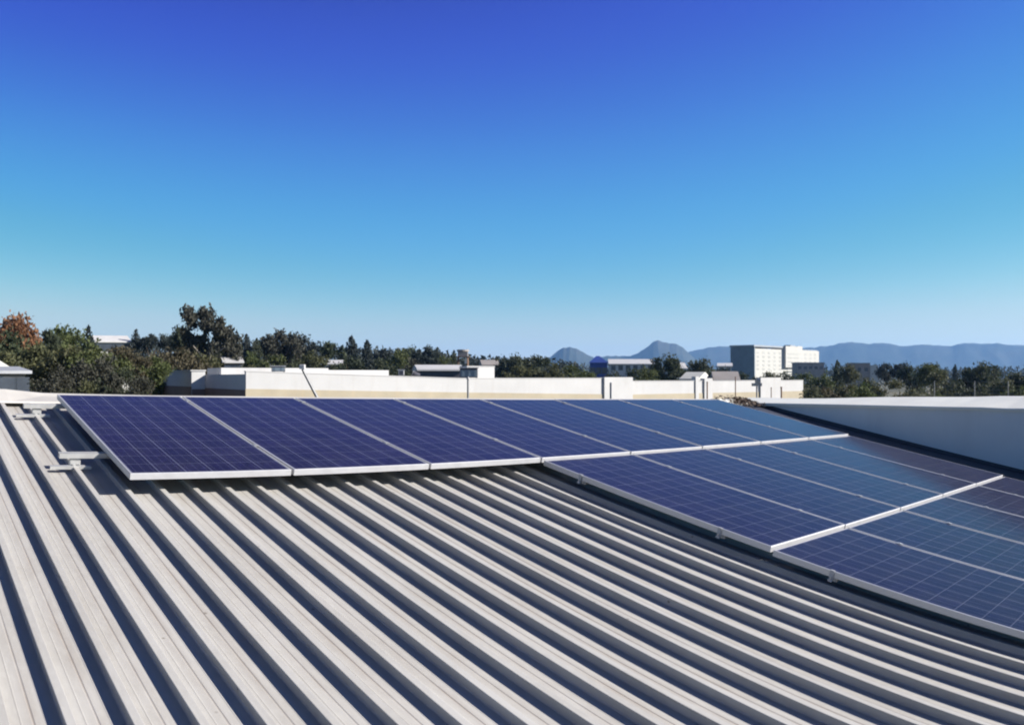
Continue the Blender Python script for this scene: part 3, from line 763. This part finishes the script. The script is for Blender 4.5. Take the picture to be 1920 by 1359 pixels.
# ------------------------------------------------------------------ trees
def mat_leaf(name, a, b, c):
    n = NT(name); oi = n.new('ShaderNodeObjectInfo'); co = n.coord()
    f = n.noise(7, 3, .6, co)
    col = n.mix(n.ramp(f, .35, .68), a, b)
    col = n.mix(n.math('MULTIPLY', oi.outputs['Random'], .55), col, c)
    n.set(col, .7, 0, .25)
    tr = n.new('ShaderNodeBsdfTranslucent'); n.link(col, tr.inputs[0])
    mx = n.new('ShaderNodeMixShader'); mx.inputs[0].default_value = .28
    out = n.n['Material Output']; n.link(n.b.outputs[0], mx.inputs[1]); n.link(tr.outputs[0], mx.inputs[2]); n.link(mx.outputs[0], out.inputs[0])
    return n.m
LF = {
 'dark': mat_leaf('leaf_dark_green', (.028, .040, .022), (.066, .080, .038), (.050, .054, .034)),
 'green': mat_leaf('leaf_green', (.046, .064, .022), (.100, .120, .040), (.085, .090, .034)),
 'olive': mat_leaf('leaf_olive', (.054, .060, .026), (.108, .112, .050), (.085, .082, .040)),
 'grey': mat_leaf('leaf_grey_brown', (.036, .037, .028), (.078, .076, .056), (.055, .056, .040)),
 'rust': mat_leaf('leaf_autumn_rust', (.17, .080, .042), (.28, .135, .062), (.18, .10, .055)),
 'brown': mat_leaf('leaf_brown', (.060, .052, .032), (.112, .094, .056), (.080, .076, .042)),
 'blue': mat_leaf('leaf_blue_green', (.018, .028, .026), (.045, .055, .045), (.035, .040, .040)),
 'pale': mat_leaf('leaf_pale_green', (.075, .085, .045), (.14, .145, .085), (.12, .11, .07)),
}
M['bark'] = plain('tree_bark', (.10, .075, .055), .9, 0, .3, 8)
M['barkpale'] = plain('pale_bark', (.30, .27, .24), .85, 0, .25, 8)

def leaves(P, size, r):
    """a small bent leaf clump (two triangles) at every point of P"""
    n = len(P); a = r.normal(size=(n, 3)); a /= np.linalg.norm(a, axis=1)[:, None]
    b = r.normal(size=(n, 3)); b -= (b*a).sum(1)[:, None]*a; b /= np.linalg.norm(b, axis=1)[:, None]
    s = size*r.uniform(.55, 1.35, n)[:, None]
    c = np.cross(a, b)
    V = np.stack([P-a*s, P+b*s*.55+c*s*.2, P+a*s, P-b*s*.55+c*s*.2], 1).reshape(-1, 3)
    Fa = [(4*i, 4*i+1, 4*i+2, 4*i+3) for i in range(n)]
    return V, Fa

# foliage masses of the ragged gum: across, up, size
GUM = [(-.30, .90, .085), (-.33, .76, .06), (-.06, .93, .075), (-.10, .78, .10), (.16, .76, .10), (.32, .72, .09), (-.20, .62, .07),
       (.05, .58, .12), (.30, .52, .12), (.42, .42, .06), (.10, .38, .14), (.30, .30, .12), (-.08, .28, .10), (-.28, .42, .06), (.0, .14, .16), (.26, .12, .12)]
def crown_points(kind, n, r):
    if kind == 'conifer':
        z = 1 - r.uniform(0, 1, n)**.62*.93
        R = .5*(1-z)**.62*(.68+.32*np.abs(np.sin(z*27+2*np.sin(z*11))))*r.uniform(.25, 1.05, n)
        t = r.uniform(0, 6.283, n); lob = 1 + .22*np.sin(t*3 + z*9)
        return np.c_[R*lob*np.cos(t), R*lob*np.sin(t), z - R*.18]
    # clumps
    if kind == 'round': nc, zc, rz, cs = 22, .60, .36, .155
    elif kind == 'flat': nc, zc, rz, cs = 26, .55, .40, .150
    elif kind == 'open': nc, zc, rz, cs = 26, .62, .36, .085
    elif kind == 'bush': nc, zc, rz, cs = 24, .46, .48, .160
    elif kind == 'tall': nc, zc, rz, cs = 96, .5, .5, .075
    C = []
    while len(C) < nc:
        q = r.normal(size=3); q /= np.linalg.norm(q); q *= r.uniform(.25, 1.0)**.5
        if kind == 'tall':
            L = GUM[len(C) % len(GUM)]; C.append((L[0]*.92+q[0]*L[2]*1.15, q[1]*(.15+L[2]), L[1]*.95+q[2]*L[2]*1.1))
        else:
            if kind == 'flat' and q[2] > .75: q[2] = .75
            C.append((q[0]*.40, q[1]*.40, zc+q[2]*(rz-cs*.5)))
    C = np.array(C); rad = cs*r.uniform(.6, 1.25, nc)
    idx = r.choice(nc, n, p=rad**2/np.sum(rad**2))
    q = r.normal(size=(n, 3)); q /= np.linalg.norm(q, axis=1)[:, None]; q *= (r.uniform(0, 1, n)**.5*(1+.25*r.normal(size=n)))[:, None]
    P = C[idx] + q*rad[idx][:, None]*np.array([1.15, 1.15, .85])
    P[:, 2] = np.clip(P[:, 2], .02, 1.0)
    return P
TREES = {}
def tree_proto(kind, var, leaf, n, size, bark='bark'):
    r = np.random.default_rng(hash_(kind)*13 + var)
    P = crown_points(kind, n, r); V, Fa = leaves(P, size, r)
    me = bpy.data.meshes.new('crown'); me.from_pydata(V.tolist(), [], Fa); me.materials.append(LF[leaf])
    tb = MB()
    top = .9 if kind == 'conifer' else .55
    rt = .022
    pts = [Vector((.012*r.normal(), .012*r.normal(), z)) for z in (0, .25, .5, .8)]; pts[0] = Vector((0, 0, -.02))
    for i in range(3): tb.tube(pts[i], pts[i+1], rt*(1-.26*i), rt*(1-.26*(i+1)), 8)
    if kind != 'conifer':
        for k in range(7):
            a = 6.283*k/7 + r.uniform(-.4, .4); z0 = r.uniform(.45, .68)
            s0 = Vector((0, 0, z0)); e = Vector((math.cos(a)*.33, math.sin(a)*.33, z0 + r.uniform(.10, .26)))
            mid = s0.lerp(e, .5) + Vector((0, 0, .03)); tb.tube(s0, mid, rt*.5, rt*.34, 6); tb.tube(mid, e, rt*.34, rt*.1, 6)
    mt = bpy.data.meshes.new('trunk'); mt.from_pydata(tb.v, [], tb.f); mt.materials.append(M[bark])
    return me, mt
def hash_(s): return sum(ord(c)*(i+1) for i, c in enumerate(s)) % 997
def tree(kind, leaf, px, ytop, wpx, r, label, var=None, n=1700, size=.052, name=None, group=None, squash=1.0):
    var = rnd.randrange(3) if var is None else var
    n = int(n*1.9); size = size*.70
    key = (kind, var, leaf, n, size)
    if key not in TREES: TREES[key] = tree_proto(kind, var, leaf, n, size, 'barkpale' if kind in ('tall', 'open') else 'bark')
    me, mt = TREES[key]
    h = zat(ytop, r); wd = wpx*r/F*(1.55 if kind == 'conifer' else 1.22)
    p = pt(px, r)
    ch = min(h*.97, wd*{'conifer': 1.75, 'round': 1.25, 'flat': 1.0, 'open': 1.5, 'bush': 1.05, 'tall': 1.55}[kind])
    nm = name or {'conifer': 'conifer_tree', 'round': 'broadleaf_tree', 'flat': 'spreading_tree', 'open': 'sparse_tree', 'bush': 'shrub', 'tall': 'tall_tree'}[kind]
    t = thing(nm, label, 'shrub' if nm == 'shrub' else 'tree', T(p.x, p.y, 0) @ Matrix.Rotation(-ang(px) if kind == 'tall' else rnd.uniform(0, 6.28), 4, 'Z'), group)
    o = bpy.data.objects.new('crown', me); COL.objects.link(o); o.parent = t
    o.matrix_basis = T(0, 0, h-ch) @ Matrix.Diagonal((wd, wd, ch, 1))
    o = bpy.data.objects.new('trunk', mt); COL.objects.link(o); o.parent = t
    o.matrix_basis = Matrix.Diagonal((wd*.9, wd*.9, h*.97, 1))
    return t
GL, GM, GR, GS, GB = 'trees at the left', 'trees along the middle skyline', 'trees at the right', 'shrubs beyond the grey wall', 'bushes behind the white building'
TR = [
 # left cluster
 ('round','rust', 28, 581, 105, 88, 'orange leaved autumn tree at the far left, topmost of its clump', 0, 2600, .042, GL),
 ('round','dark', -5, 615, 100, 70, 'dark green tree cut by the left picture edge below the orange crown', 1, 2600, .042, GL),
 ('round','dark', 82, 611, 60, 96, 'dark green crown just right of the orange tree', 2, 1700, .052, GL),
 ('round','green', 130, 606, 84, 104, 'rounded dark green crown second right of the orange tree', 0, 1700, .05, GL),
 ('conifer','blue', 166, 610, 40, 118, 'small dark pointed tree left of the pale roof on the far left', 0, 1300, .05, GL),
 ('flat','olive', 52, 632, 120, 66, 'olive tree under the orange crown', 0, 2600, .042, GL),
 ('flat','olive', 122, 634, 120, 62, 'wide olive green tree in the middle of the left tree mass', 1, 2600, .042, GL),
 ('flat','green', 182, 640, 100, 60, 'yellowish green tree below the pale far roof', 2, 2600, .042, GL),
 ('flat','brown', 236, 640, 80, 64, 'brown tinged tree just right of the pale far roof', 0, 2000, .045, GL),
 ('round','grey', 168, 662, 110, 50, 'dark grey brown tree in shadow low in the left mass', 1, 2800, .040, GL),
 ('bush','grey', 100, 682, 90, 47, 'twiggy grey shrub behind the ridge at the left', 0, 2600, .036, GL),
 ('bush','dark', 218, 684, 90, 46, 'dark shrub with bare grey twigs left of the stepped wing', 1, 2600, .036, GL),
 ('bush','grey', 266, 694, 60, 45, 'grey twiggy shrub nearest the stepped wing', 2, 2200, .040, GL),
 ('open','grey', 205, 690, 60, 43, 'bare pale branched tree low before the left tree mass', 0, 900, .045, GL),
 ('bush','olive', 150, 706, 80, 43, 'low olive shrub right behind the ridge capping', 1, 2000, .040, GL),
 ('bush','dark', 55, 700, 60, 60, 'dark shrub behind the pale carport', 2, 2000, .040, GL),
 ('conifer','blue', 255, 616, 30, 150, 'thin dark conifer right of the pale far roof', 1, 1200, .05, GL),
 ('round','blue', 281, 621, 34, 150, 'small dark crown between the thin conifer and the brown domed tree', 2, 1200, .055, GL),
 ('round','blue', 316, 624, 36, 140, 'small round dark tree left of the tall tree', 1, 1200, .055, GL),
 ('round','dark', 345, 608, 60, 125, 'dark bushy tree leaning against the left of the tall tree', 0, 1700, .05, GL),
 ('flat','brown', 330, 636, 135, 86, 'broad brown domed tree below the tall tree', 2, 3000, .038, GL),
 ('flat','olive', 380, 650, 80, 88, 'olive brown lower tree right of the brown dome', 1, 2200, .042, GL),
 ('round','green', 282, 660, 70, 66, 'light green tree above the shrubs left of the stepped wing', 2, 2200, .042, GL),
 ('bush','green', 300, 676, 60, 74, 'bright green bush just above the stepped wing', 0, 1800, .045, GL),
 ('tall','grey', 392, 567, 108, 112, 'tallest tree, a ragged grey green gum with sky gaps in its crown', 0, 5200, .036, GL),
 ('open','dark', 424, 612, 60, 118, 'dark ragged tree pressed against the right of the tallest tree', 1, 2600, .042, GL),
 # middle skyline
 ('conifer','blue', 462, 625, 30, 150, 'narrow dark conifer just right of the tallest tree', 2, 1200, .05, GM),
 ('conifer','dark', 482, 634, 34, 146, 'short dark conifer left of the broad reddish tree', 0, 1200, .05, GM),
 ('open','grey', 500, 624, 44, 165, 'thin grey leafless tree touching the left of the reddish tree', 1, 1000, .05, GM),
 ('round','grey', 530, 612, 72, 150, 'broad dark reddish tree, highest of the middle skyline', 2, 2400, .045, GM),
 ('round','blue', 560, 620, 58, 156, 'dark blue green tree on the right shoulder of the reddish tree', 0, 1700, .05, GM),
 ('conifer','blue', 588, 640, 34, 160, 'low conifer between the reddish tree and the round topped conifer', 1, 1200, .05, GM),
 ('round','dark', 618, 637, 36, 165, 'round topped dark tree left of the pointed fir', 1, 1200, .055, GM),
 ('conifer','blue', 659, 629, 44, 165, 'pointed fir standing highest between the reddish tree and the brown tower', 0, 1500, .048, GM),
 ('conifer','dark', 642, 646, 34, 158, 'small conifer on the left foot of the pointed fir', 2, 1200, .05, GM),
 ('conifer','blue', 689, 637, 40, 170, 'second pointed fir, right beside the tallest fir', 1, 1300, .05, GM),
 ('round','blue', 715, 650, 40, 176, 'flat topped dark tree right of the two firs', 2, 1300, .052, GM),
 ('round','green', 748, 654, 46, 160, 'yellow green tree below the dark domed crown', 0, 1500, .05, GM),
 ('round','dark', 757, 646, 46, 182, 'dark domed crown behind the yellow green tree', 1, 1300, .052, GM),
 ('round','blue', 797, 643, 48, 176, 'tall dark clump left of the brown tower', 2, 1500, .05, GM),
 ('conifer','blue', 820, 650, 32, 180, 'dark pointed tree right of the tall dark clump', 2, 1200, .05, GM),
 ('bush','green', 835, 664, 44, 175, 'low green tree between the clump and the brown tower', 1, 1100, .055, GM),
 ('conifer','dark', 851, 656, 24, 180, 'slim dark conifer touching the left of the brown tower', 0, 1000, .05, GM),
 ('bush','dark', 856, 682, 50, 120, 'black green bush at the foot of the brown tower', 0, 1300, .05, GM),
 ('bush','blue', 898, 668, 50, 220, 'low dark trees right of the brown tower', 2, 1100, .055, GM),
 ('bush','blue', 928, 664, 44, 240, 'low hazy trees left of the wide dark tree', 0, 1100, .055, GM),
 ('flat','dark', 972, 655, 78, 165, 'wide flat dark tree left of the round hill', 1, 2200, .045, GM),
 ('flat','dark', 1004, 659, 56, 168, 'dark sloping tree on the right shoulder of the wide dark tree', 2, 1600, .05, GM),
 # bushes behind the white building
 ('bush','green', 478, 656, 60, 125, 'green bush below the narrow conifers', 0, 1500, .05, GB),
 ('bush','green', 512, 660, 60, 122, 'green bush under the left half of the reddish tree', 1, 1500, .05, GB),
 ('bush','olive', 470, 676, 50, 108, 'rusty olive bush right of the white roofed house', 2, 1300, .05, GB),
 ('bush','dark', 545, 664, 70, 120, 'dark bush under the right half of the reddish tree', 2, 1500, .05, GB),
 ('bush','olive', 575, 654, 60, 126, 'olive bush above the slanted pole', 0, 1500, .05, GB),
 ('bush','olive', 604, 662, 56, 122, 'olive bush left of the small white roof', 1, 1500, .05, GB),
 ('bush','dark', 655, 664, 60, 118, 'dark bush right of the small white roof', 0, 1500, .05, GB),
 ('bush','dark', 700, 668, 60, 116, 'dark bush beneath the second pointed fir', 1, 1500, .05, GB),
 ('bush','dark', 738, 676, 60, 118, 'dark bush beneath the yellow green tree', 2, 1500, .05, GB),
 ('bush','grey', 782, 668, 70, 124, 'grey bush over the long low shed roof', 0, 1500, .05, GB),
 ('bush','olive', 965, 681, 50, 105, 'leftmost bush of the dark olive hedge, beside the white stair block', 1, 1500, .05, GB),
 ('bush','olive', 998, 680, 54, 106, 'second bush of the dark olive hedge right of the stair block', 2, 1500, .05, GB),
 ('bush','olive', 1034, 679, 54, 104, 'bush of the olive hedge under the left foot of the round hill', 0, 1500, .05, GB),
 ('bush','green', 1068, 680, 54, 106, 'bush of the olive hedge under the right foot of the round hill', 1, 1500, .05, GB),
 ('bush','green', 1098, 686, 44, 104, 'rightmost bush of the hedge touching the blue building', 2, 1500, .05, GB),
 ('bush','dark', 1158, 692, 50, 112, 'dark bush below the left end of the long white fascia', 0, 1500, .05, GB),
 ('bush','dark', 1188, 687, 50, 114, 'dark bush below the middle of the long white fascia', 1, 1500, .05, GB),
 ('bush','green', 1212, 681, 44, 118, 'grey green bush against the left side of the round dark tree', 2, 1500, .05, GB),
 ('round','dark', 1246, 662, 58, 142, 'round nearly black tree in front of the pointed hill', 0, 2000, .046, GB),
 ('round','dark', 1309, 668, 54, 150, 'round dark tree left of the office block, with hills behind', 1, 1900, .046, GB),
 ('bush','dark', 1276, 690, 50, 125, 'dark bush between the two round dark trees', 1, 1400, .05, GB),
 ('bush','dark', 1334, 687, 40, 140, 'dark bush above the small white hut', 2, 1300, .05, GB),
 ('bush','blue', 1362, 684, 48, 240, 'dark distant trees against the shaded side of the office block', 0, 1200, .055, GB),
 # right
 ('bush','dark', 1400, 694, 46, 180, 'dark bush at the foot of the shaded side wall', 1, 1300, .05, GR),
 ('bush','olive', 1442, 688, 44, 180, 'olive tree before the left part of the pale office front', 2, 1400, .05, GR),
 ('bush','dark', 1474, 693, 48, 170, 'dark green bush before the middle of the office front', 0, 1400, .05, GR),
 ('bush','green', 1508, 694, 54, 165, 'green bush before the low brown grey block', 1, 1400, .05, GR),
 ('bush','green', 1543, 692, 54, 150, 'bright green tree right of the low brown grey block', 2, 1500, .05, GR),
 ('conifer','dark', 1570, 675, 32, 190, 'dark pointed tree between the two brown grey blocks', 0, 1200, .05, GR),
 ('round','olive', 1590, 680, 40, 180, 'olive tree hiding the left edge of the taller block', 1, 1400, .05, GR),
 ('bush','olive', 1622, 704, 60, 130, 'olive bush under the taller brown grey block', 0, 1500, .05, GR),
 ('round','blue', 1660, 678, 34, 190, 'dark tree just right of the white lit edge', 0, 1300, .052, GR),
 ('round','blue', 1686, 676, 34, 185, 'second dark tree right of the white lit edge', 1, 1300, .052, GR),
 ('round','dark', 1712, 680, 52, 170, 'flat topped dark tree left of the pointed dark tree', 2, 1500, .05, GR),
 ('flat','green', 1748, 674, 54, 150, 'high dark green tree with a peaked top in the right hand group', 0, 1900, .046, GR),
 ('bush','olive', 1762, 692, 70, 130, 'olive slope of foliage under the peaked tree', 1, 1600, .05, GR),
 ('conifer','blue', 1791, 682, 14, 210, 'tiny dark pointed tree on the skyline in the right hand dip', 1, 800, .06, GR),
 ('round','dark', 1822, 679, 62, 135, 'large domed dark tree left of the twin top at the far right', 1, 2000, .046, GR),
 ('round','dark', 1852, 677, 56, 140, 'large domed dark tree, right one of the twin tops', 0, 2000, .046, GR),
 ('bush','olive', 1884, 700, 50, 120, 'olive bush in the dip near the right picture edge', 2, 1500, .05, GR),
 ('round','dark', 1925, 679, 66, 125, 'dark tree cut by the right picture edge', 2, 2000, .046, GR),
 ('bush','dark', 1800, 708, 70, 112, 'shaded dark thicket below the skyline dip', 1, 1500, .05, GR),
 ('bush','dark', 1850, 712, 80, 100, 'shaded thicket behind the wire fence', 0, 1600, .05, GR),
 ('bush','green', 1910, 712, 70, 96, 'green thicket at the right edge behind the wire fence', 2, 1600, .05, GR),
 ('bush','pale', 1530, 718, 60, 84, 'dry pale bush just right of the white building end', 0, 1700, .045, GS),
 ('bush','brown', 1555, 722, 50, 74, 'dry brown bush second right of the white building end', 1, 1500, .048, GS),
 ('bush','olive', 1590, 706, 70, 90, 'olive green bush above the far corner of the grey wall', 2, 1700, .045, GS),
 ('bush','green', 1624, 712, 70, 78, 'green bush standing over the white capping, third from the wall corner', 0, 1700, .045, GS),
 ('bush','olive', 1664, 704, 70, 92, 'olive bush left of the smooth pale green shrub', 1, 1700, .045, GS),
 ('bush','pale', 1718, 711, 84, 76, 'smooth rounded pale green shrub over the white capping', 2, 2600, .036, GS),
 ('bush','green', 1752, 730, 40, 70, 'low green tuft at the right end of the rounded pale shrub', 0, 1200, .05, GS),
]
for (kind, leaf, px, yt, wpx, r, lb, var, n, s, gr) in TR:
    tree(kind, leaf, px, yt, wpx, r, lb, var, n, s, None, gr)

# far wood filling the flat land behind everything one can tell apart
fwn = MB()
V = []; Fc = []
rr = np.random.default_rng(3)
nb = 52000
px_ = rr.uniform(-80, 2060, nb); d = np.where(px_ > 1090, rr.uniform(480, 640, nb), rr.uniform(240, 430, nb))
prof_x = [-80, 60, 170, 250, 350, 450, 560, 640, 760, 850, 905, 1020, 1110, 1240, 1400, 1560, 1700, 1800, 1860, 2060]
prof_y = [642, 640, 640, 642, 642, 646, 646, 656, 660, 668, 676, 680, 690, 692, 692, 692, 692, 697, 694, 692]
yt_ = np.interp(px_, prof_x, prof_y) + 5*np.sin(px_*.11+d*.05) + 4*np.sin(px_*.23+d*.11) + 3*np.sin(px_*.47)
zt_ = CZ + (HOR - yt_)*d/F
zz = zt_*(1 - rr.uniform(0, 1, nb)**1.4*.75)
a_ = (px_-960)/F
Pw = np.c_[d*np.sin(a_), d*np.cos(a_), zz]
V, Fc = leaves(Pw, .70, rr)
fwn.v = [tuple(p) for p in V.tolist()]; fwn.f = Fc; fwn.m = [0]*len(Fc)
tag(fwn.build('distant_wood', LF['blue']), 'dark band of far woodland filling the plain', None, None, 'stuff')

# ------------------------------------------------------------------ haze over the plain and hills
hz = MB(); hz.box(-9000, 9000, -9000, 9000, -1.0-2.0, 310.0)
hm = bpy.data.materials.new('haze_air'); hm.use_nodes = True
ht_ = hm.node_tree; ht_.nodes.clear()
pv = ht_.nodes.new('ShaderNodeVolumePrincipled'); pv.inputs['Color'].default_value = (.28, .55, 1.0, 1)
pv.inputs['Density'].default_value = 0.80e-4; pv.inputs['Anisotropy'].default_value = 0.2
ho = ht_.nodes.new('ShaderNodeOutputMaterial'); ht_.links.new(pv.outputs[0], ho.inputs['Volume'])
tag(hz.build('haze', hm), 'thin blue air haze over the plain', None, None, 'stuff')
